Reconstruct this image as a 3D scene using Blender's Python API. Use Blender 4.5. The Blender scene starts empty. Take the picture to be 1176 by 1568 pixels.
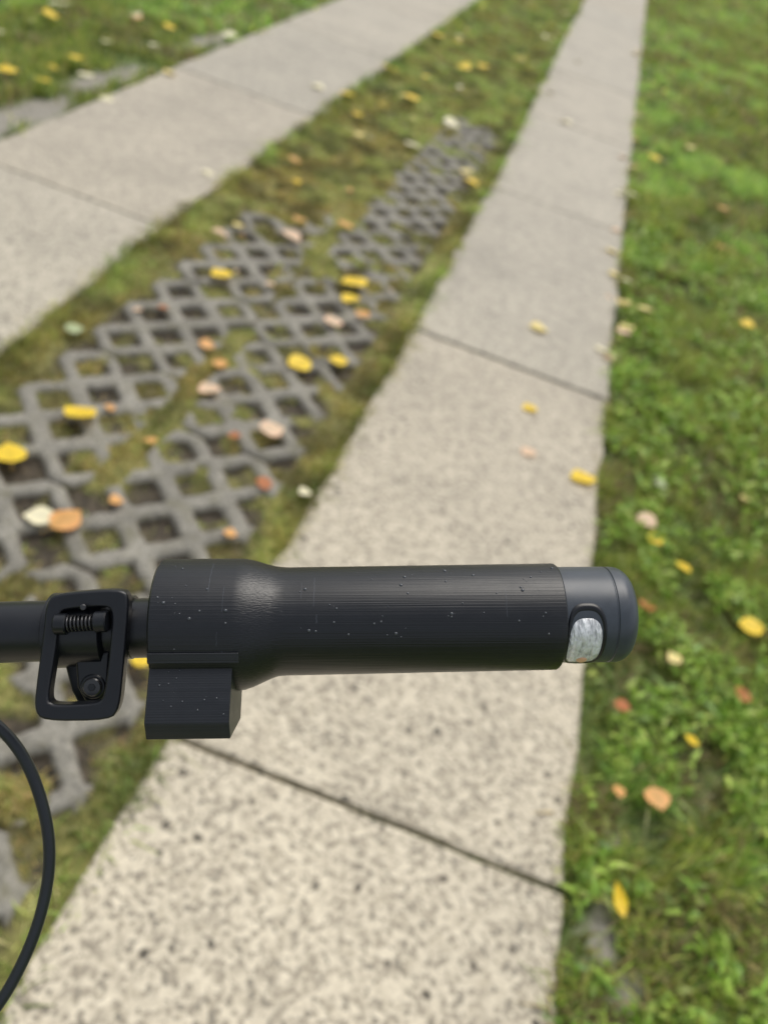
import bpy, math, random
import numpy as np
from mathutils import Matrix, Vector
random.seed(4); rng=np.random.default_rng(11)
S=bpy.context.scene; COL=S.collection
S.view_settings.view_transform='Standard'
try: S.view_settings.look='None'
except Exception: pass
S.view_settings.exposure=0

# ------------------------------------------------------------ helpers
def vnoise(x,y,seed=0):
    x=np.asarray(x,float);y=np.asarray(y,float)
    r=np.random.default_rng(seed);T=r.random((256,256))
    xi=np.floor(x).astype(int);yi=np.floor(y).astype(int);fx=x-xi;fy=y-yi
    fx=fx*fx*(3-2*fx);fy=fy*fy*(3-2*fy)
    a=T[xi%256,yi%256];b=T[(xi+1)%256,yi%256];c=T[xi%256,(yi+1)%256];d=T[(xi+1)%256,(yi+1)%256]
    return (a*(1-fx)+b*fx)*(1-fy)+(c*(1-fx)+d*fx)*fy
def fbm(x,y,seed=0):
    return (vnoise(x,y,seed)+.5*vnoise(x*2.1,y*2.1,seed+1)+.25*vnoise(x*4.3,y*4.3,seed+2))/1.75
def ss(a,b,x):
    t=np.clip((x-a)/(b-a),0,1);return t*t*(3-2*t)
def obj(name,me,mat=None,parent=None):
    o=bpy.data.objects.new(name,me);COL.objects.link(o)
    if mat: me.materials.append(mat)
    if parent: o.parent=parent
    return o
def tri_mesh(name,V,F,C=None):
    n=F.shape[1]
    me=bpy.data.meshes.new(name);me.vertices.add(len(V));me.vertices.foreach_set("co",V.astype(np.float32).ravel())
    me.loops.add(F.size);me.loops.foreach_set("vertex_index",F.astype(np.int32).ravel())
    me.polygons.add(len(F));me.polygons.foreach_set("loop_start",np.arange(0,F.size,n,dtype=np.int32))
    me.update(calc_edges=True)
    if C is not None:
        a=me.color_attributes.new("col",'FLOAT_COLOR','POINT')
        a.data.foreach_set("color",np.hstack([C,np.ones((len(C),1))]).astype(np.float32).ravel())
    return me
class N:
    def __init__(s,name):
        s.m=bpy.data.materials.new(name);s.m.use_nodes=True;s.t=s.m.node_tree
        s.b=s.t.nodes["Principled BSDF"];s.o=s.t.nodes["Material Output"]
    def n(s,k,**kw):
        q=s.t.nodes.new(k)
        for a,v in kw.items():
            if a in q.inputs: q.inputs[a].default_value=v
            else: setattr(q,a,v)
        return q
    def l(s,a,b): s.t.links.new(a,b)
    def ramp(s,fac,stops,interp='LINEAR'):
        r=s.n("ShaderNodeValToRGB");r.color_ramp.interpolation=interp;e=r.color_ramp.elements
        while len(e)<len(stops): e.new(.5)
        for i,(p,c) in enumerate(stops):
            e[i].position=p;e[i].color=(*c,1) if len(c)==3 else c
        s.l(fac,r.inputs[0]);return r.outputs[0]
    def mix(s,f,a,b,mode='MIX'):
        q=s.n("ShaderNodeMixRGB",blend_type=mode)
        for k,v in ((0,f),(1,a),(2,b)):
            if hasattr(v,'links'): s.l(v,q.inputs[k])
            else: q.inputs[k].default_value=v if k==0 else (*v,1)
        return q.outputs[0]
    def noise(s,vec,scale,detail=4,rough=.5):
        q=s.n("ShaderNodeTexNoise",Scale=scale,Detail=detail,Roughness=rough);s.l(vec,q.inputs["Vector"]);return q.outputs["Fac"]
    def coords(s): return s.n("ShaderNodeTexCoord").outputs["Object"]
    def bump(s,h,strength,dist):
        q=s.n("ShaderNodeBump",Strength=strength,Distance=dist);s.l(h,q.inputs["Height"]);s.l(q.outputs[0],s.b.inputs["Normal"])
def G(v): return (v,v,v)

# ------------------------------------------------------------ materials
def slab_material():
    k=N("washed_aggregate_concrete");c=k.coords()
    w=k.n("ShaderNodeTexNoise",Scale=70.0,Detail=2.0);k.l(c,w.inputs["Vector"])
    wv=k.n("ShaderNodeVectorMath",operation='SCALE');wv.inputs["Scale"].default_value=.011;k.l(w.outputs["Color"],wv.inputs[0])
    ad=k.n("ShaderNodeVectorMath",operation='ADD');k.l(c,ad.inputs[0]);k.l(wv.outputs[0],ad.inputs[1]);cc=ad.outputs[0]
    v=k.n("ShaderNodeTexVoronoi",Scale=118.0);k.l(cc,v.inputs["Vector"])
    sp=k.n("ShaderNodeSeparateColor");k.l(v.outputs["Color"],sp.inputs[0])
    stones=k.ramp(sp.outputs[0],[(0,(.20,.185,.15)),(.10,(.28,.25,.195)),(.30,(.39,.35,.275)),(.50,(.54,.49,.385)),(1,(.67,.615,.49))])
    v2=k.n("ShaderNodeTexVoronoi",Scale=38.0);k.l(cc,v2.inputs["Vector"])
    sp2=k.n("ShaderNodeSeparateColor");k.l(v2.outputs["Color"],sp2.inputs[0])
    big=k.ramp(sp2.outputs[1],[(0,(.16,)*3),(.045,(.22,.21,.20)),(.06,G(.80)),(.5,G(.98)),(1,G(1.06))])
    core=k.ramp(v2.outputs["Distance"],[(0,G(1)),(.28,G(1)),(.42,G(0))])
    dark=k.mix(core,G(1.0),big)
    col=k.mix(1,stones,dark,'MULTIPLY')
    st=k.ramp(k.noise(c,2.3,6,.65),[(.25,(.75,.745,.73)),(.5,(.93,.92,.90)),(.75,(1.04,1.03,1.0))])
    col=k.mix(1,col,st,'MULTIPLY')
    sp3=k.ramp(k.noise(c,30,4,.65),[(.34,(.80,.79,.77)),(.48,G(.97)),(.7,G(1.05))])
    col=k.mix(1,col,sp3,'MULTIPLY')
    sx=k.n("ShaderNodeSeparateXYZ");k.l(c,sx.inputs[0])
    mr=k.n("ShaderNodeMapRange");mr.inputs[1].default_value=.9;mr.inputs[2].default_value=3.5;k.l(sx.outputs[1],mr.inputs[0])
    mr.inputs[3].default_value=0;mr.inputs[4].default_value=.68
    far_col=k.mix(1,k.mix(1,st,(.37,.335,.28),'MULTIPLY'),k.ramp(k.noise(c,19,4,.7),[(.35,G(.72)),(.65,G(1.22))]),'MULTIPLY')
    col=k.mix(mr.outputs[0],col,far_col)  # blends to a greyer, more even tone farther along the path
    at=k.n("ShaderNodeAttribute",attribute_name="col");col=k.mix(1,col,at.outputs["Color"],'MULTIPLY')
    k.l(col,k.b.inputs["Base Color"]);k.b.inputs["Roughness"].default_value=.7
    k.bump(v.outputs["Distance"],.35,.002)
    return k.m
def attr_mat(name,rough=.55,trans=.3,spec=.3):
    k=N(name);a=k.n("ShaderNodeAttribute",attribute_name="col")
    k.l(a.outputs["Color"],k.b.inputs["Base Color"]);k.b.inputs["Roughness"].default_value=rough
    k.b.inputs["Specular IOR Level"].default_value=spec
    t=k.n("ShaderNodeBsdfTranslucent");k.l(a.outputs["Color"],t.inputs[0])
    mx=k.n("ShaderNodeMixShader");mx.inputs[0].default_value=trans
    k.l(k.b.outputs[0],mx.inputs[1]);k.l(t.outputs[0],mx.inputs[2]);k.l(mx.outputs[0],k.o.inputs[0])
    return k.m
def soil_mat():
    k=N("lawn_soil");c=k.coords()
    a=k.ramp(k.noise(c,35,5,.7),[(.3,(.05,.042,.024)),(.55,(.12,.105,.062)),(.75,(.20,.175,.11))])
    g=k.ramp(k.noise(c,9,5,.6),[(.3,(.07,.11,.025)),(.6,(.14,.21,.045)),(.8,(.21,.26,.065))])
    f=k.ramp(k.noise(c,3,4,.6),[(.35,G(.5)),(.6,G(1.))])
    base=k.mix(f,a,g)
    at=k.n("ShaderNodeAttribute",attribute_name="col")
    grav=k.ramp(k.noise(c,60,4,.7),[(.3,(.13,.12,.10)),(.5,(.27,.25,.21)),(.7,(.40,.375,.33))])
    k.l(k.mix(at.outputs["Fac"],base,grav),k.b.inputs["Base Color"]);k.b.inputs["Roughness"].default_value=.95
    k.bump(k.noise(c,70,4,.7),.6,.006)
    return k.m
def lattice_mat():
    k=N("turf_paver_concrete");c=k.coords()
    at=k.n("ShaderNodeAttribute",attribute_name="col");sp=k.n("ShaderNodeSeparateColor");k.l(at.outputs["Color"],sp.inputs[0])
    conc=k.ramp(k.noise(c,110,4,.7),[(.3,(.12,.112,.095)),(.5,(.26,.245,.205)),(.72,(.42,.395,.34))])
    conc=k.mix(1,conc,k.ramp(k.noise(c,7,5,.65),[(.3,G(.62)),(.7,G(1.12))]),'MULTIPLY')
    mo=k.ramp(k.noise(c,16,5,.7),[(.50,G(0)),(.72,G(.65))])
    conc=k.mix(mo,conc,(.13,.12,.06))
    soil=k.ramp(k.noise(c,55,5,.7),[(.3,(.02,.016,.011)),(.5,(.055,.044,.030)),(.72,(.14,.11,.075))])
    moss=k.ramp(k.noise(c,30,5,.7),[(.3,(.10,.10,.028)),(.5,(.21,.20,.06)),(.75,(.34,.31,.10))])
    soil=k.mix(sp.outputs[1],soil,moss)
    f=k.ramp(sp.outputs[0],[(.35,G(0)),(.7,G(1))])
    k.l(k.mix(f,soil,conc),k.b.inputs["Base Color"]);k.b.inputs["Roughness"].default_value=.9
    k.bump(k.noise(c,110,4,.7),.5,.004)
    return k.m
def plastic(name,colr,rough,lines=0,lw=3.2,noise_amt=.15,spec=.5):
    k=N(name);c=k.coords()
    n1=k.noise(c,.12,5,.7)
    col=k.mix(1,colr,k.ramp(n1,[(.3,G(1-noise_amt)),(.7,G(1+noise_amt))]),'MULTIPLY')
    k.l(col,k.b.inputs["Base Color"])
    k.l(k.ramp(k.noise(c,.06,6,.75),[(.3,G(rough-.06)),(.7,G(rough+.06))]),k.b.inputs["Roughness"])
    k.b.inputs["Specular IOR Level"].default_value=spec
    if lines:   # fine printed layers, depth in metres
        mp=k.n("ShaderNodeMapping");mp.inputs["Scale"].default_value=(.001,lw,lw);k.l(c,mp.inputs[0])
        ln=k.noise(mp.outputs[0],1.0,1,.5)
        k.bump(ln,lines,.00016)
        k.l(k.mix(1,col,k.ramp(ln,[(.35,G(.85)),(.65,G(1.2))]),'MULTIPLY'),k.b.inputs["Base Color"])
    else:
        k.bump(k.noise(c,3.0,2,.6),.4,.00006)
    return k.m
M_slab=slab_material();M_soil=soil_mat();M_lat=lattice_mat()
M_grass=attr_mat("grass_blades",.42,.42,.4);M_leaf=attr_mat("fallen_leaf",.45,.22,.35)
M_print=plastic("printed_black_plastic",(.005,.006,.0085),.36,.8,2.0,spec=.5)
M_block=plastic("printed_black_plastic_skylit",(.011,.0125,.016),.38,.8,2.0,spec=.5)  # paler copy of the sleeve plastic, sky light on the block put into its colour
M_alu=plastic("dark_anodised_housing",(.044,.053,.066),.36)
M_bar=plastic("handlebar_black_paint",(.008,.009,.012),.34,spec=.45)
M_lever=plastic("lever_black_plastic",(.006,.007,.0095),.33,spec=.45)
M_seam=plastic("seam_scar",(.032,.036,.045),.4)
M_rub=plastic("cable_rubber",(.014,.017,.022),.38)
M_screw=plastic("black_oxide_steel",(.06,.06,.062),.25);M_screw.node_tree.nodes["Principled BSDF"].inputs["Metallic"].default_value=.7
k=N("white_optic");c=k.coords();v=k.n("ShaderNodeTexVoronoi",Scale=.30);k.l(c,v.inputs["Vector"])
mp=k.n("ShaderNodeMapping");mp.inputs["Scale"].default_value=(.5,.16,.16);k.l(c,mp.inputs[0]);nn_=k.noise(mp.outputs[0],1.,2,.6)
cl=k.ramp(nn_,[(.32,(.30,.30,.31)),(.42,(.75,.75,.75)),(.5,(.96,.96,.95))])
cl=k.mix(.35,cl,k.ramp(v.outputs["Distance"],[(0,G(.98)),(.5,G(.92)),(.85,G(.2))]))
k.l(cl,k.b.inputs["Base Color"]);k.b.inputs["Roughness"].default_value=.12;k.b.inputs["Specular IOR Level"].default_value=1.;k.bump(nn_,.8,.003);M_refl=k.m
k=N("amber_led");k.b.inputs["Base Color"].default_value=(.90,.50,.30,1);k.b.inputs["Roughness"].default_value=.3;M_led=k.m
k=N("clear_polycarbonate");tr=k.n("ShaderNodeBsdfTransparent");tr.inputs[0].default_value=(.98,.99,1,1)
gl=k.n("ShaderNodeBsdfGlossy",Roughness=.05);mx=k.n("ShaderNodeMixShader");mx.inputs[0].default_value=.12
k.l(tr.outputs[0],mx.inputs[1]);k.l(gl.outputs[0],mx.inputs[2]);k.l(mx.outputs[0],k.o.inputs[0]);M_clear=k.m
k=N("water");k.b.inputs["Base Color"].default_value=(.045,.05,.06,1);k.b.inputs["Roughness"].default_value=.06;k.b.inputs["Specular IOR Level"].default_value=.7;M_water=k.m

# ------------------------------------------------------------ layout
def eL(y): return np.interp(y,[-2,.42,1.38,2.87,4.85,11.7,40],[-.318,-.316,-.286,-.268,-.272,-.395,-.43])
def eR(y): return np.interp(y,[-2,3.5,18,40],[.558,.556,.62,.66])
def fR(y): return np.interp(y,[-2,1.7,2.86,11.4,40],[-1.32,-1.335,-1.40,-1.50,-1.7])
def fL(y): return np.interp(y,[-2,3.07,6.4,11,40],[-2.26,-2.275,-2.40,-2.52,-2.7])
def build_path(name,L,R,y0,y1,phase,gap=.012,seed=1):
    r=np.random.default_rng(seed);V=[];F=[];C=[]
    ks=[phase+2*i for i in range(-3,30)]
    for a,b in zip(ks[:-1],ks[1:]):
        if b<y0 or a>y1: continue
        ys=np.linspace(a+gap/2,b-gap/2,80);n=len(ys)
        jl=(fbm(ys*9,ys*0+3,seed)-.5)*.022;jr=(fbm(ys*9,ys*0+9,seed+2)-.5)*.026
        lx=L(ys)+jl;rx=R(ys)+jr;t=r.uniform(-.002,.002,3)
        xs2=np.linspace(0,1,24)
        def ring(ins,z):
            out=[]
            y_=np.clip(ys,ys[0]+ins,ys[-1]-ins)
            for i in range(n): out.append((rx[i]-ins,y_[i]))
            for q in xs2[1:-1]: out.append((rx[-1]*(1-q)+lx[-1]*q,ys[-1]-ins+r.uniform(-.002,.002)))
            for i in range(n-1,-1,-1): out.append((lx[i]+ins,y_[i]))
            for q in xs2[1:-1]: out.append((lx[0]*(1-q)+rx[0]*q,ys[0]+ins+r.uniform(-.002,.002)))
            return [(x,y,z+t[0]+t[1]*(x+1)+t[2]*(y-a)/2) for x,y in out]
        rings=[ring(0,-.07),ring(0,-.006),ring(.003,-.0015),ring(.008,0)]
        m=len(rings[0]);o=len(V);tone=r.uniform(.94,1.04);wm=r.uniform(-.015,.015)
        for q in rings: V+=q
        C+=[(tone+wm,tone,tone-wm)]*(4*m)
        for j in range(3):
            for i in range(m):
                F.append((o+j*m+i,o+j*m+(i+1)%m,o+(j+1)*m+(i+1)%m,o+(j+1)*m+i))
        F.append(tuple(o+3*m+i for i in range(m)))
    me=bpy.data.meshes.new(name);me.from_pydata(V,[],F)
    ca=me.color_attributes.new("col",'FLOAT_COLOR','POINT');ca.data.foreach_set("color",np.hstack([np.array(C),np.ones((len(C),1))]).astype(np.float32).ravel())
    return obj(name,me,M_slab)
build_path("concrete_path",eL,eR,-2,40,.80,seed=3)
build_path("concrete_path.001",fL,fR,-2,40,.86,seed=8)

BARE=[(.655,.76,.045,.10,1.15),(.70,.67,.06,.06,1.05),(.665,.97,.04,.035,.85),(-2.42,3.4,.15,.55,1.15),(-2.48,4.3,.13,.6,1.05),(-2.52,5.6,.12,.6,1.),(.60,1.6,.03,.3,.4),(.62,3.2,.03,.6,.4)]
def bare(x,y):
    b=np.zeros_like(x)
    for cx,cy,sx,sy,a in BARE: b=np.maximum(b,a*np.exp(-((x-cx)/sx)**2-((y-cy)/sy)**2))
    return ss(.42,.85,b+.75*(fbm(x*16,y*16,31)-.5))
def axis(lo,f0,f1,hi,step,big=26):
    a=np.arange(f0,f1+1e-6,step)
    def ext(d):
        t=np.linspace(0,1,big)[1:];return d*t**3
    return np.concatenate([(f0+ext(lo-f0))[::-1],a,f1+ext(hi-f1)])
gx=axis(-150,-3.2,1.8,150,.03);gy=axis(-60,-.3,6.0,250,.03)
X,Y=np.meshgrid(gx,gy,indexing='ij');Zg=-.022+.016*(fbm(X*5,Y*5,5)-.5)*np.exp(-np.hypot(X,Y)/20)
inm=ss(-1.50,-1.46,X)*(1-ss(-.33,-.29,X))*(1-ss(13.8,14.1,Y))*ss(-2.2,-2.1,Y)
Zg=Zg*(1-inm)-.09*inm
nx,ny=X.shape
idx=np.arange(nx*ny).reshape(nx,ny)
F=np.stack([idx[:-1,:-1],idx[1:,:-1],idx[1:,1:],idx[:-1,1:]],-1).reshape(-1,4)
bb=bare(X,Y).ravel()
me=tri_mesh("ground",np.stack([X,Y,Zg],-1).reshape(-1,3),F,np.stack([bb]*3,-1));obj("ground",me,M_soil)

def overgrow(x,y):
    n=fbm(x*4.5,y*4.5,41)
    t=np.where(x<-.80,ss(2.8,3.8,y),ss(5.2,7.0,y))
    return ss(.67,.82,n*.87+t*.6)
def paver(x,y):
    inside=ss(-1.215,-1.20,x)*(1-ss(-.395,-.375,x))
    u=x+.80;yy=y-np.where(u<0,.22,0)+.08
    a=np.round(u/.1);best=np.full_like(x,9.)
    row=np.floor(yy/.6);py=yy-row*.6
    for da in (-1,0,1):
        for b in range(-1,8):
            aa=a+da
            ok=(np.mod(aa+b,2)==0)
            dx=np.abs(u-aa*.1);dy=np.abs(py-b*.1)
            p=1.06;d=(dx**p+dy**p)**(1/p)
            seam=((aa==0)|(np.abs(aa)==4)|(b==0)|(b==6))
            hsh=vnoise(aa*3.7+.5,(b+row*6)*2.3+.5,99)
            d=d-np.where(seam,.012,0)-(hsh-.5)*.012
            best=np.where(ok,np.minimum(best,d),best)
    c=ss(.054,.066,best+.012*(fbm(x*30,y*30,8)-.5))
    sx=np.abs(u);sy=np.minimum(py,.6-py)
    c=c*ss(.003,.010,np.minimum(sx,sy)+.004*(vnoise(x*30,y*30,9)-.5))
    return c*inside
def median(x,y):
    over=overgrow(x,y)
    seam=np.exp(-((x+.80+.03*(vnoise(y*4,y*0,12)-.5))/.06)**2)*ss(.36,.52,fbm(x*3,y*3.3,77))
    over=np.maximum(over,ss(.52,.82,seam+.5*(fbm(x*14,y*14,78)-.5)))
    over=np.maximum(over,ss(.70,.76,fbm(x*7,y*7,140)))
    c=paver(x,y)*(1-over)
    rim=1-ss(-1.26,-1.20,x)*(1-ss(-.40,-.35,x))
    m=np.clip(np.maximum(np.maximum(over,rim),seam*.9)+.65*ss(.46,.62,fbm(x*9,y*9,55)),0,1)
    z=-.032+.028*c+.014*m*(1-c)+.004*(vnoise(x*25,y*25,61)-.5)
    return c,m,z
def patch_mesh(name,x0,x1,y0,y1,step,step2):
    xs=np.arange(x0,x1+1e-6,step);ys=np.arange(y0,y1+1e-6,step2)
    X,Y=np.meshgrid(xs,ys,indexing='ij');c,m,z=median(X,Y);nx,ny=X.shape
    idx=np.arange(nx*ny).reshape(nx,ny)
    F=np.stack([idx[:-1,:-1],idx[1:,:-1],idx[1:,1:],idx[:-1,1:]],-1).reshape(-1,4)
    me=tri_mesh(name,np.stack([X,Y,z],-1).reshape(-1,3),F,np.stack([c.ravel(),m.ravel(),m.ravel()*0],-1))
    return obj(name,me,M_lat)
patch_mesh("turf_grid_paving",-1.56,-.26,-1.2,13.9,.008,.009)

# ------------------------------------------------------------ grass
def blades(px,py,pz,h,w,col,lean=.5,tipcol=1.15):
    n=len(px);ang=rng.uniform(0,2*math.pi,n);la=ang+math.pi/2+rng.normal(0,.5,n)
    le=np.abs(rng.normal(0,lean,n))*h
    sx=np.cos(ang)*w/2;sy=np.sin(ang)*w/2;lx=np.cos(la)*le;ly=np.sin(la)*le
    V=np.zeros((n,5,3))
    V[:,0]=np.stack([px-sx,py-sy,pz],-1);V[:,1]=np.stack([px+sx,py+sy,pz],-1)
    V[:,2]=np.stack([px-sx*.9+lx*.35,py-sy*.9+ly*.35,pz+h*.55],-1);V[:,3]=np.stack([px+sx*.9+lx*.35,py+sy*.9+ly*.35,pz+h*.55],-1)
    hh=h*np.clip(1-.35*(le/h)**2,.35,1)
    V[:,4]=np.stack([px+lx,py+ly,pz+hh],-1)
    base=np.arange(n)[:,None]*5
    F=(base[:,:,None]+np.array([[0,1,2],[1,3,2],[2,3,4]])[None]).reshape(-1,3)
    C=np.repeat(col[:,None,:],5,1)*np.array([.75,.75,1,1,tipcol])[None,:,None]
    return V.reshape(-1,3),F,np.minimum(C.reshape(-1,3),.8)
PAL=np.array([[.30,.44,.08],[.41,.52,.11],[.17,.29,.06],[.51,.56,.15],[.31,.43,.16],[.57,.49,.23]])
def pick(n,p,pal=PAL):
    c=pal[rng.choice(len(pal),n,p=p)];return c*rng.uniform(.65,1.35,(n,1))
parts=[]
def add(x,y,z,h,w,c,lean=.75,tip=1.15): parts.append(blades(x,y,z,h,w,c,lean,tip))
def lawn(x0,x1,y0,y1,dens,hm,wm,power=0):
    n=int((x1-x0)*(y1-y0)*dens);x=rng.uniform(x0,x1,n);y=rng.uniform(y0,y1,n)
    right=x>eR(y)-.014;left=x<fL(y)+.01
    cl=fbm(x*7,y*7,21);big=fbm(x*1.3,y*1.3,23)
    edge=np.where(right,x-eR(y),fL(y)-x)
    p=(1-.99*bare(x,y))*(.25+.75*ss(.32,.55,cl))*(.8+.2*ss(-.01,.05,edge))
    keep=(right|left)&(rng.random(n)<p)
    x=x[keep];y=y[keep];cl=cl[keep];big=big[keep];edge=edge[keep];n=len(x)
    h=hm*rng.uniform(.5,1.35,n)*(.4+1.15*cl)*(.75+.25*ss(0,.15,edge));w=wm*rng.uniform(.7,1.3,n)
    c=pick(n,[.30,.24,.17,.13,.09,.07])
    t=ss(.38,.62,big)[:,None];c=c*(.76+.40*t)*np.where(t>.5,[[.92,1.02,.98]],[[1.05,.95,.9]])
    c=c*(.45+.85*ss(.28,.62,cl))[:,None]
    brown=(fbm(x*5,y*5,301)>.57)[:,None]*(rng.random(n)<.5)[:,None];c=np.where(brown,c*0+np.array([[.36,.29,.14]])*rng.uniform(.7,1.1,(n,1)),c)
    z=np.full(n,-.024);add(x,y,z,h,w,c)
lawn(.54,1.6,.2,2.2,26000,.052,.0044)
lawn(.54,1.6,-.3,.2,9000,.052,.007)
lawn(.54,2.2,2.2,4.5,13000,.060,.0060)
lawn(.54,3.6,4.5,9,4500,.070,.0090)
lawn(.54,7,9,20,1300,.080,.017)
lawn(.54,16,20,45,300,.09,.038)
lawn(-5,-2.2,1.5,6,5500,.060,.0070)
lawn(-9,-2.3,6,16,1300,.07,.014)
lawn(-16,-2.3,16,40,280,.09,.034)
def weeds(x0,x1,y0,y1,n,s):
    x=rng.uniform(x0,x1,n);y=rng.uniform(y0,y1,n);q=fbm(x*8,y*8,91)
    k_=(rng.random(n)<ss(.42,.58,q))&(bare(x,y)<.3)&(x>eR(y)+.015);x=x[k_];y=y[k_];n=len(x)
    c=pick(n,[.4,.35,.0,.2,.05,.0])*np.array([[.88,.98,.75]])
    add(x,y,rng.uniform(-.002,.034,n),s*rng.uniform(.6,1.3,n),s*rng.uniform(.6,1.1,n),c,1.4,1.0)
weeds(.56,1.5,.2,2.2,16000,.017);weeds(.56,2.2,2.2,5,11000,.024)
MP=np.array([[.42,.42,.13],[.52,.48,.17],[.32,.35,.10],[.34,.48,.11],[.56,.46,.23],[.44,.56,.14]])
def med_grass(y0,y1,dens,hm,wm):
    n=int(1.25*(y1-y0)*dens);x=rng.uniform(-1.53,-.25,n);y=rng.uniform(y0,y1,n)
    c,m,z=median(x,y);ins=(x>fR(y)-.018)&(x<eL(y)+.020)
    p=(1-ss(.1,.5,c))*(.09+.91*m)*(.3+.7*ss(.32,.52,fbm(x*8,y*8,44)))
    kp=ins&(rng.random(n)<p);x=x[kp];y=y[kp];z=z[kp];m=m[kp];n=len(x)
    rim=np.maximum(np.exp(-((x-fR(y))/.08)**2),np.exp(-((x-eL(y))/.05)**2))*ss(.3,.6,fbm(x*5,y*5,333)+.15)
    pp=pick(n,[.30,.22,.18,.12,.10,.08],MP)
    gr=ss(3.5,7,y)[:,None]*.7;pp=pp*(1-gr)+pp*gr*np.array([[.82,1.04,.85]])
    pp=pp*(1-rim[:,None]*.6)+rim[:,None]*.6*pp*np.array([[.80,1.12,.75]])
    pp=pp*(.5+.75*ss(.3,.65,fbm(x*10,y*10,512)))[:,None]
    br=(fbm(x*4,y*4,611)>.53)[:,None];pp=np.where(br,pp*np.array([[.95,.78,.8]]),pp)
    add(x,y,z-.003,hm*rng.uniform(.5,1.3,n)*(.55+.5*m+.9*rim),wm*rng.uniform(.7,1.3,n),pp,.9)
med_grass(-.2,2.4,34000,.021,.0032)
med_grass(2.4,5,16000,.026,.005)
med_grass(5,9,7500,.036,.0076)
med_grass(9,13.8,3300,.045,.012)
xm=rng.uniform(-1.7,-.4,9000);ym=rng.uniform(13.8,40,9000);kk=(xm>fR(ym))&(xm<eL(ym));xm=xm[kk];ym=ym[kk]
add(xm,ym,xm*0-.022,np.full(len(xm),.06),np.full(len(xm),.03),pick(len(xm),[.3,.24,.18,.12,.08,.08],MP))
Vs=[];Fs=[];Cs=[];o=0
for v,f,c in parts: Vs.append(v);Fs.append(f+o);Cs.append(c);o+=len(v)
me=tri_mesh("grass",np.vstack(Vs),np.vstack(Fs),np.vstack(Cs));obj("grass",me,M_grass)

# ------------------------------------------------------------ fallen leaves
YE=(.95,.66,.04);PY=(.92,.78,.30);OR=(.80,.43,.14);PK=(.84,.62,.42);WH=(.92,.85,.58);RD=(.48,.16,.05);GW=(.45,.52,.28)
LV=[(-2.68,3.73,YE,9),(-3.12,4.78,YE,7),(-3.22,5.04,WH,10),(-2.61,3.98,YE,7),(-2.62,4.23,YE,10),(-2.45,4.04,WH,9),(-2.51,3.76,YE,8),(-2.28,3.96,WH,7),(-2.86,5.32,OR,6),(-2.56,6.15,WH,9),(-2.38,5.72,WH,8),(-2.29,4.68,PY,6),(-1.42,6.43,YE,9),(-1.61,5.44,WH,7),(-1.40,5.40,YE,8),(-1.07,5.88,YE,9),(-1.40,8.22,YE,10),(-.95,7.27,YE,9),(-.85,7.62,YE,8),(-.60,8.44,YE,11),(-.50,10.08,WH,12),(-.43,10.75,WH,10),(-.21,7.71,WH,7),(.01,6.87,WH,8),(-.11,9.56,WH,8),
(-.70,5.57,WH,9),(-.81,4.93,WH,8),(-1.16,5.45,YE,5),(-.39,4.67,YE,10),(-1.24,4.01,OR,7),(-1.14,3.76,YE,5),(-1.5,3.52,WH,6),(-1.12,4.78,PY,5),(-1.17,2.93,PK,7),(-1.15,3.07,PY,5),(-1.03,2.63,YE,8),(-.93,3.15,PK,9),(-.96,3.34,OR,6),(-.78,3.47,OR,7),(-.57,2.95,YE,10),(-.55,2.81,YE,8),(-.55,2.59,PK,8),(-.47,2.72,OR,6),(-.56,2.25,YE,9.5),(-.45,2.36,YE,7.5),(-.86,2.15,OR,5.5),(-.78,2.08,OR,5.5),(-.75,1.93,PK,8),(-.50,1.85,PK,8.5),(-.43,1.61,RD,5),(-.99,1.60,YE,10),(-1.05,1.36,YE,9),(-.86,1.20,WH,7.5),(-.80,1.22,OR,9),(-.43,1.38,OR,4),(-.31,1.63,WH,4),(-1.24,1.97,GW,6),(-.44,.93,YE,4.5),
(.22,3.18,PY,8),(.26,2.53,YE,6),(.29,2.25,PK,6),(.49,2.22,YE,9),(.57,7.55,PY,7),(.57,7.15,PY,9),(.51,11.3,WH,8),(.58,5.42,WH,7),(.54,3.15,PK,5),(.53,4.10,PY,6),(.53,3.81,PK,7),(.73,6.58,YE,8),(.68,3.69,PY,7),(1.16,5.01,OR,9),(1.22,3.95,YE,7),(.71,2.07,PK,7),(.74,2.0,YE,6),(.83,1.91,YE,5.5),(.79,1.52,PY,4.5),(1.03,1.76,YE,7.5),(.71,1.68,RD,5),(.98,1.48,RD,5.5),(.83,1.27,YE,4),(.74,1.07,OR,6),(.66,.81,YE,6.5),(.65,1.29,RD,4),(.65,1.05,OR,3),(1.07,2.41,PY,5),(.76,2.30,GW,5),(1.23,5.86,OR,7),(1.05,7.31,PY,6)]
LV=[(a,b,c,d*(1.4 if b>4.5 else 1.12 if b>2.6 else 1.03)) for a,b,c,d in LV]
NM=len(LV)
r2=random.Random(5)
for i in range(50):
    y_=r2.uniform(4.8,15);x_=r2.uniform(-1.4,-.3);LV.append((x_,y_,r2.choice([YE,PY,WH,YE]),r2.uniform(5,9)))
for i in range(30):
    y_=r2.uniform(3.0,14);x_=r2.choice([r2.uniform(.56,3),r2.uniform(-4.5,-2.4)]);LV.append((x_,y_,r2.choice([YE,PY,OR,WH]),r2.uniform(4,7)))
for i in range(24):
    y_=r2.uniform(3.5,8.5);LV.append((r2.uniform(-4.2,-2.4),y_,r2.choice([YE,PY,WH,YE]),r2.uniform(6,10)))
for i in range(30):
    y_=r2.uniform(3.0,14);LV.append((r2.uniform(.5,.60),y_,r2.choice([PY,WH,PK]),r2.uniform(5,9)))
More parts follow.
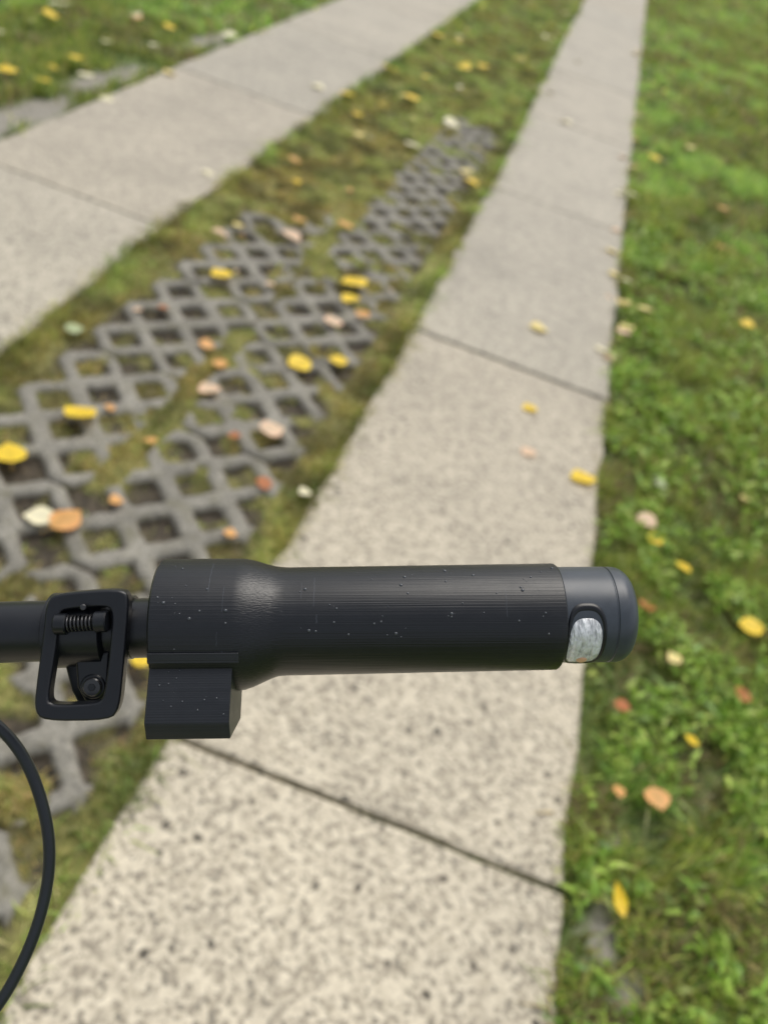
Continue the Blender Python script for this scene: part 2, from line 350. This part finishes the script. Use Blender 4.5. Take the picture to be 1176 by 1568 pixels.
for i in range(12):
    y_=r2.uniform(1.3,4.5);LV.append((r2.uniform(-1.2,-.4),y_,r2.choice([OR,RD,PK]),r2.uniform(2.5,4.5)))
V=[];F=[];C=[]
prof=[(0,0),(.10,.22),(.25,.38),(.42,.44),(.60,.39),(.78,.25),(.91,.10),(1,0)]
for li,(x,y,colr,s) in enumerate(LV):
    s=s*.01*.98;a=r2.uniform(0,6.28);ca,sa=math.cos(a),math.sin(a);tilt=r2.uniform(-.22,.22);ti2=r2.uniform(-.25,.25);curl=r2.uniform(-.2,.35);asp=r2.uniform(.9,1.25)
    if colr is YE and abs(y-.81)<.01: asp=.45;ca,sa=math.cos(1.9),math.sin(1.9)
    on_path=(eL(y)<x<eR(y)) or (fL(y)<x<fR(y)); inmed=fR(y)<=x<=eL(y)
    z0=.006 if on_path else ((.012 if y<2.4 else .022 if y<5 else .042) if inmed else (.036 if y<2.5 else .054 if y<9 else .068))
    if li>=NM and not on_path: z0-=.004
    sc=.35 if on_path else 1
    o=len(V);nr=len(prof)
    for i,(t,w) in enumerate(prof):
        for j in (-1,-.5,0,.5,1):
            lx=(t-.5)*s;ly=j*w*s*asp*(1+.06*r2.uniform(-1,1));
            lz=curl*s*(abs(j)*w)**1.5*1.2*(.4+.6*sc)+tilt*sc*lx+ti2*sc*ly+.10*s*math.sin(t*3.1+a)
            V.append((x+ca*lx-sa*ly,y+sa*lx+ca*ly,z0+max(lz,-.004)))
            q=(.82 if j==0 else 1.)*r2.uniform(.88,1.08)
            edge=.85 if abs(j)==1 and colr in(OR,PK,PY) else 1
            C.append((min(colr[0]*q,.95),colr[1]*q*edge,colr[2]*q*edge))
    for i in range(nr-1):
        for j in range(4): F.append((o+i*5+j,o+i*5+j+1,o+i*5+j+6,o+i*5+j+5))
    o2=len(V)
    for (t,hw) in ((0,.012),(-.35,.009)):
        for sg in (-1,1):
            lx=(t-.5)*s;ly=sg*hw*s;V.append((x+ca*lx-sa*ly,y+sa*lx+ca*ly,z0+.003));C.append((.4,.25,.06))
    F.append((o2,o2+1,o2+3,o2+2))
me=tri_mesh("fallen_leaves",np.array(V),np.array(F),np.array(C))
me.polygons.foreach_set("use_smooth",np.ones(len(F),bool));obj("fallen_leaves",me,M_leaf)

# ------------------------------------------------------------ camera
R=Matrix(((.9325,-.3594,.0366),(.2628,.6053,-.7514),(.2479,.7103,.6589)))
cd=bpy.data.cameras.new("camera");cam=bpy.data.objects.new("camera",cd);COL.objects.link(cam)
CAMLOC=Vector((0,0,1.48))
e=R.to_quaternion().normalized();cam.rotation_mode='QUATERNION';cam.rotation_quaternion=e;cam.location=CAMLOC
cd.sensor_fit='VERTICAL';cd.sensor_height=36;cd.sensor_width=27;cd.lens=27.05;cd.clip_start=.02;cd.clip_end=600
cd.dof.use_dof=True;cd.dof.focus_distance=.285;cd.dof.aperture_fstop=7.2
S.camera=cam

# ------------------------------------------------------------ handlebar assembly
PX=.2547
A=Matrix.Translation((-.0110,.2254,1.2823))@e.to_matrix().to_4x4()@Matrix.Rotation(math.radians(2.5),4,'Y')@Matrix.Scale(.000975,4)
def empty(name,dx=0):
    o=bpy.data.objects.new(name,None);COL.objects.link(o);o.matrix_world=A@Matrix.Translation((dx,0,0));o.empty_display_size=10;return o
def finish(o,ang=35,bev=0,seg=3):
    me=o.data
    me.polygons.foreach_set("use_smooth",np.ones(len(me.polygons),bool))
    if bev:
        b=o.modifiers.new("bevel",'BEVEL');b.width=bev;b.segments=seg;b.limit_method='ANGLE';b.angle_limit=math.radians(30);b.harden_normals=True
    me.set_sharp_from_angle(angle=math.radians(ang));return o
def pyobj(name,V,F,mat,par,**k):
    me=bpy.data.meshes.new(name);me.from_pydata(V,[],F);me.update()
    return finish(obj(name,me,mat,par),**k)
def lathe(name,prof,mat,par,seg=128,ang=35,cz=0):
    V=[];F=[]
    for p in prof:
        x,r,cy=p[:3]
        for i in range(seg):
            a=2*math.pi*i/seg;V.append((x,cy+r*math.cos(a),cz+r*math.sin(a)))
    for j in range(len(prof)-1):
        for i in range(seg): F.append((j*seg+i,j*seg+(i+1)%seg,(j+1)*seg+(i+1)%seg,(j+1)*seg+i))
    for (x,r,cy),j,fl in ((prof[0][:3],0,1),(prof[-1][:3],len(prof)-1,0)):
        if r>.3:
            f=[j*seg+i for i in range(seg)];F.append(tuple(f if not fl else f[::-1]))
    return pyobj(name,V,F,mat,par,ang=ang)
def extr_yz(name,poly,x0,x1,mat,par,bev=.5):
    n=len(poly);V=[(x0,y,z) for y,z in poly]+[(x1,y,z) for y,z in poly]
    F=[tuple(range(n)),tuple(range(2*n-1,n-1,-1))]+[(i,i+n,(i+1)%n+n,(i+1)%n) for i in range(n)]
    return pyobj(name,V,F,mat,par,bev=bev)
def P(u,v,z=0):
    s=PX*(300-z)/300;return ((u-588)*s,(784-v)*s,z)
def extr_poly(name,pts,z0,z1,mat,par,bev=.6,tilt=0):
    n=len(pts);zz=[(z0+tilt*(v-910),z1+tilt*(v-910)) for u,v in pts]
    V=[(*P(u,v,z[1])[:2],z[0]) for (u,v),z in zip(pts,zz)]+[(*P(u,v,z[1])[:2],z[1]) for (u,v),z in zip(pts,zz)]
    F=[tuple(range(n)),tuple(range(2*n-1,n-1,-1))]+[(i,i+n,(i+1)%n+n,(i+1)%n) for i in range(n)]
    o=pyobj(name,V,F,mat,par,bev=bev)
    import bmesh
    bm=bmesh.new();bm.from_mesh(o.data);bmesh.ops.recalc_face_normals(bm,faces=bm.faces);bm.to_mesh(o.data);bm.free();return o
def cyl(name,p0,p1,r,mat,par,seg=32):
    p0=Vector(p0);p1=Vector(p1);d=(p1-p0).normalized();q=d.to_track_quat('Z','Y');L=(p1-p0).length
    V=[];F=[]
    ch=min(.5,r*.2)
    for z,rr in ((0,r-ch),(ch,r),(L-ch,r),(L,r-ch)):
        for i in range(seg):
            a=2*math.pi*i/seg;V.append(tuple(p0+q@Vector((rr*math.cos(a),rr*math.sin(a),z))))
    for j in range(3):
        for i in range(seg):F.append((j*seg+i,j*seg+(i+1)%seg,(j+1)*seg+(i+1)%seg,(j+1)*seg+i))
    F.append(tuple(range(seg))[::-1]);F.append(tuple(3*seg+i for i in range(seg)))
    return pyobj(name,V,F,mat,par)
def tube(name,pts,r,mat,par):
    cu=bpy.data.curves.new(name,'CURVE');cu.dimensions='3D';sp=cu.splines.new('NURBS');sp.points.add(len(pts)-1)
    for i,p in enumerate(pts): sp.points[i].co=(*p,1)
    sp.use_endpoint_u=True;sp.order_u=4;sp.resolution_u=12;cu.bevel_depth=r;cu.bevel_resolution=8;cu.use_fill_caps=True
    o=bpy.data.objects.new(name,cu);COL.objects.link(o);cu.materials.append(mat);o.parent=par;return o
def round_poly(pts,it=3):
    for _ in range(it):
        q=[];f=.22
        for i in range(len(pts)):
            a=pts[i];b=pts[(i+1)%len(pts)]
            q+=[(a[0]+(b[0]-a[0])*f,a[1]+(b[1]-a[1])*f),(a[0]+(b[0]-a[0])*(1-f),a[1]+(b[1]-a[1])*(1-f))]
        pts=q
    return pts

HB=empty("bicycle_handlebar")
lathe("bar_tube",[(-360,11.9,-47.8),(-150,11.9,-47.0),(-80,11.6,-45.3)],M_bar,HB)
lathe("stem_clamp",[(-372,21,-47.5),(-371,22,-47.5),(-329,22,-47.5),(-328,21,-47.5)],M_bar,HB)
cyl("stem",(-350,-50,-10),(-420,-140,-120),15,M_bar,HB)
cyl("steerer_tube",(-410,-120,-100),(-620,-720,-660),17,M_bar,HB)

SL=empty("light_holder_sleeve")
prof=[(-87.0,12.2,-44.3),(-87.2,24.9,-44.3),(-86.4,25.8,-44.3),(-57,25.8,-44.3),(-54.3,25.6,-44.3),(-51,24.7,-44.1),(-44,22.1,-43.5),(-41.5,21.5,-43.3),(-38,21.25,-43.3)]
for i in range(1,20): prof.append((-38+(106.6*i/20),21.25,-43.3+1.3*i/20))
prof+=[(68.0,21.25,-42),(68.5,20.9,-42),(68.5,19.5,-42),(60,19.5,-42)]
lathe("sleeve",prof,M_print,SL,seg=180)
extr_yz("clamp_lip",[(-51.2,25.7),(-55.2,24.9),(-55.6,18),(-50.5,18)],-87.0,-54.0,M_block,SL,.35)
extr_yz("clamp_block",[(-55.9,21.5),(-75.2,29.0),(-76.0,28.9),(-82.2,26.2),(-82.0,0),(-62,-8),(-52,0)],-87.0,-56.8,M_block,SL,.35)
def seam(xx,a0,a1,wd):
    V=[];F=[]
    rr,cy=(21.30,-43.3+1.3*(xx+38)/106) if xx>-40 else (25.85,-44.3)
    for i in range(13):
        a=math.radians(a0+(a1-a0)*i/12)
        j=random.uniform(-.12,.12)
        for dx in (-wd,wd): V.append((xx+dx+j,cy+rr*math.sin(a),rr*math.cos(a)))
    for i in range(12):F.append((2*i,2*i+1,2*i+3,2*i+2))
    pyobj("layer_seam",V,F,M_seam,SL)
for xs_,a0,a1,wd in ((482,22,58,.13),(486,5,14,.2),(766,8,38,.13),(330,35,70,.15),(352,18,40,.12),(345,-10,2,.12),(463,30,50,.1),(352,-25,-14,.25)):
    seam((xs_-588)*PX,a0,a1,wd)

LT=empty("bicycle_end_light")
cyh=-41.3
lathe("housing",[(55,18.9,cyh),(66,19.15,cyh),(88.2,19.15,cyh),(88.6,18.8,cyh),(88.9,18.8,cyh),(89.2,19.15,cyh),(91.5,19.1,cyh)]+[(91.5+6.6*math.sin(t),12.5+6.6*math.cos(t),cyh) for t in np.linspace(.12,math.pi/2,12)]+[(98.3,2,cyh)],M_alu,LT,seg=160,ang=25)
def patch(name,xc,hx,a_c,ha,base,dome,mat,grow=1.0,holed=0,nr=14,ns=64,expo=3.0):
    V=[];F=[];rs=np.linspace(holed,1,nr)
    for q in rs:
        for i in range(ns):
            t=2*math.pi*i/ns;c_,s_=math.cos(t),math.sin(t)
            m=(abs(c_)**expo+abs(s_)**expo)**(-1/expo)
            x=xc+hx*grow*q*c_*m;a=a_c+ha*grow*q*s_*m
            r=19.15+base+(dome*(1-q**4) if not holed else dome*math.sin(math.pi*(q-holed)/(1-holed)))
            V.append((x,cyh+r*math.sin(a),r*math.cos(a)))
    for j in range(nr-1):
        for i in range(ns):F.append((j*ns+i,(j+1)*ns+i,(j+1)*ns+(i+1)%ns,j*ns+(i+1)%ns))
    return pyobj(name,V,F,mat,LT)
ac=math.radians(-33);ha=math.radians(36);xc=76.2
patch("lens_recess",xc+.2,8.0,ac+.10,ha+.22,-.25,.8,M_lever,holed=.78)
patch("optic",xc,6.4,ac,ha,.08,1.0,M_refl,nr=30,ns=96)
patch("lens",xc,6.5,ac,ha,.3,1.9,M_clear,nr=20)
a=ac-.55*ha;r=20.1
bpy.ops.mesh.primitive_uv_sphere_add(segments=20,ring_count=12,radius=1)
o=bpy.context.object;o.name="led_chip";o.data.name="led_chip";o.parent=LT;o.location=(xc,cyh+r*math.sin(a),r*math.cos(a));o.scale=(2.1,1.9,.9);o.rotation_euler=(-a,0,0)
o.data.materials.append(M_led);o.data.polygons.foreach_set("use_smooth",np.ones(len(o.data.polygons),bool))

LC=empty("quick_release_lever_clamp",-2.4)
out=[(73,926),(84,910),(188,902),(200,914),(197,962),(190,1030),(184,1088),(170,1108),(66,1108),(53,1088),(60,1030),(69,970)]
inn=[(93,944),(99,935),(164,930),(173,937),(172,972),(166,1030),(160,1070),(152,1080),(84,1083),(75,1074),(82,1030),(90,980)]
out=round_poly(out,2);inn=round_poly(inn,2)
tl=.035;z1=lambda v:14+tl*(v-905);n=len(out);V=[];F=[]
for ring_,dz in ((out,0),(inn,0),(out,-6.5),(inn,-6.5)):
    for u,v in ring_:
        z=z1(v);p=P(u,v,z);V.append((p[0],p[1],z+dz))
for i in range(n):
    j=(i+1)%n
    F+=[(i,n+i,n+j,j),(2*n+i,2*n+j,3*n+j,3*n+i),(i,j,2*n+j,2*n+i),(n+i,3*n+i,3*n+j,n+j)]
o=pyobj("lever_frame",V,F,M_lever,LC,bev=1.2,seg=4)
o.modifiers["bevel"].angle_limit=math.radians(50)
extr_poly("clamp_body",[(88,968),(176,966),(180,1010),(172,1080),(150,1092),(128,1088),(114,1060),(104,1020),(92,1000)],-8,6,M_lever,LC,1.0)
extr_poly("hinge_tab",[(118,1000),(172,1000),(168,1068),(152,1080),(134,1078),(122,1055)],4,9.5,M_lever,LC,1.2)
lathe("clamp_ring",[(-128,12.5,-46.4),(-127,14.6,-46.4),(-106,14.6,-46.0),(-105,12.5,-46.0)],M_lever,LC)
lathe("bar_collar",[(-101,11.8,-45.3),(-100.5,12.4,-45.3),(-96,12.4,-45.3),(-95.5,11.8,-45.3)],M_lever,LC)
zk=15
cyl("knob",(*P(88,957,zk)[:2],zk),(*P(107,957,zk)[:2],zk),4.0,M_lever,LC)
cyl("knob",(*P(148,954,zk)[:2],zk),(*P(168,953,zk)[:2],zk),4.0,M_lever,LC)
cyl("spring_core",(*P(105,956,zk)[:2],zk),(*P(150,954,zk)[:2],zk),1.8,M_lever,LC)
pts=[]
x0,y0,_=P(108,956.5,zk);x1,y1,_=P(148,954.5,zk)
for i in range(97):
    t=i/96;a=t*2*math.pi*7;pts.append((x0+(x1-x0)*t,y0+(y1-y0)*t+2.9*math.cos(a),zk+2.9*math.sin(a)))
tube("spring",pts,.42,M_screw,LC)
cyl("pin",(*P(128,930,14)[:2],11),(*P(128,932,19)[:2],18),1.1,M_screw,LC)
cyl("hinge_axle",(*P(92,926,10)[:2],10),(*P(180,922,10)[:2],10),2.2,M_lever,LC)
sx,sy,_=P(146,1054,10)
cyl("screw_head",(sx,sy,8.5),(sx,sy,11.2),3.6,M_screw,LC)
cyl("screw_washer",(sx,sy,8.0),(sx,sy,10.0),4.8,M_lever,LC)
cyl("screw_socket",(sx,sy,10.8),(sx,sy,11.4),1.7,M_bar,LC,seg=6)

CB=empty("brake_cable",-2.0)
cp=[(-120,1020),(-50,1075),(2,1118),(38,1175),(60,1245),(71,1310),(68,1375),(53,1440),(28,1505),(-10,1570),(-80,1640)]
tube("cable_housing",[(*P(u,v,-15)[:2],-15-10*math.sin(i/10*3.1)) for i,(u,v) in enumerate(cp)],2.45,M_rub,CB)

V=[];F=[]
def drop(c,nrm,r):
    q=Vector(nrm).to_track_quat('Z','Y');o=len(V)
    for j,(rr,h) in enumerate(((1,-.05),(.85,.35),(.5,.6))):
        for i in range(8):
            a=i*math.pi/4;V.append(tuple(Vector(c)+q@Vector((rr*r*math.cos(a),rr*r*math.sin(a),h*r))))
    V.append(tuple(Vector(c)+q@Vector((0,0,.68*r))))
    for j in range(2):
        for i in range(8):F.append((o+j*8+i,o+j*8+(i+1)%8,o+j*8+8+(i+1)%8,o+j*8+8+i))
    for i in range(8):F.append((o+16+i,o+16+(i+1)%8,o+24))
for i in range(80):
    x=r2.uniform(-85,66);a=math.radians(r2.uniform(-15,70))
    if x<-56: rr,cy=25.8,-44.3
    elif x<-40: continue
    else: rr,cy=21.25,-43.3+1.3*(x+38)/106
    nn=(0,math.sin(a),math.cos(a));drop((x,cy+rr*nn[1],rr*nn[2]),nn,r2.choice([.2,.25,.35,.5,.7]))
for i in range(14):
    t=r2.random();drop((r2.uniform(-83,-58),-58-16*t,22.4+6.3*t),(0,.36,.93),r2.uniform(.2,.5))
me=bpy.data.meshes.new("water_drops");me.from_pydata(V,[],F);o=obj("water_drops",me,M_water,SL);me.polygons.foreach_set("use_smooth",np.ones(len(F),bool))

# ------------------------------------------------------------ light
w=bpy.data.worlds.new("World");S.world=w;w.use_nodes=True;nt=w.node_tree;bg=nt.nodes["Background"]
sky=nt.nodes.new("ShaderNodeTexSky");sky.sky_type='NISHITA';sky.sun_disc=False
EL,AZ=math.radians(62),math.radians(5)
sky.sun_elevation=EL;sky.sun_rotation=AZ;sky.air_density=1.6;sky.dust_density=4;sky.ozone_density=.6
hs=nt.nodes.new("ShaderNodeHueSaturation");hs.inputs["Saturation"].default_value=.40
nt.links.new(sky.outputs[0],hs.inputs["Color"]);nt.links.new(hs.outputs[0],bg.inputs[0]);bg.inputs[1].default_value=.15
ld=bpy.data.lights.new("sun",'SUN');ld.energy=1.5;ld.angle=math.radians(40);ld.color=(1,.955,.87)
lo=bpy.data.objects.new("sun",ld);COL.objects.link(lo)
d=Vector((math.sin(AZ)*math.cos(EL),math.cos(AZ)*math.cos(EL),math.sin(EL)));lo.rotation_mode='QUATERNION';lo.rotation_quaternion=d.to_track_quat('Z','Y');lo.location=(0,0,10)
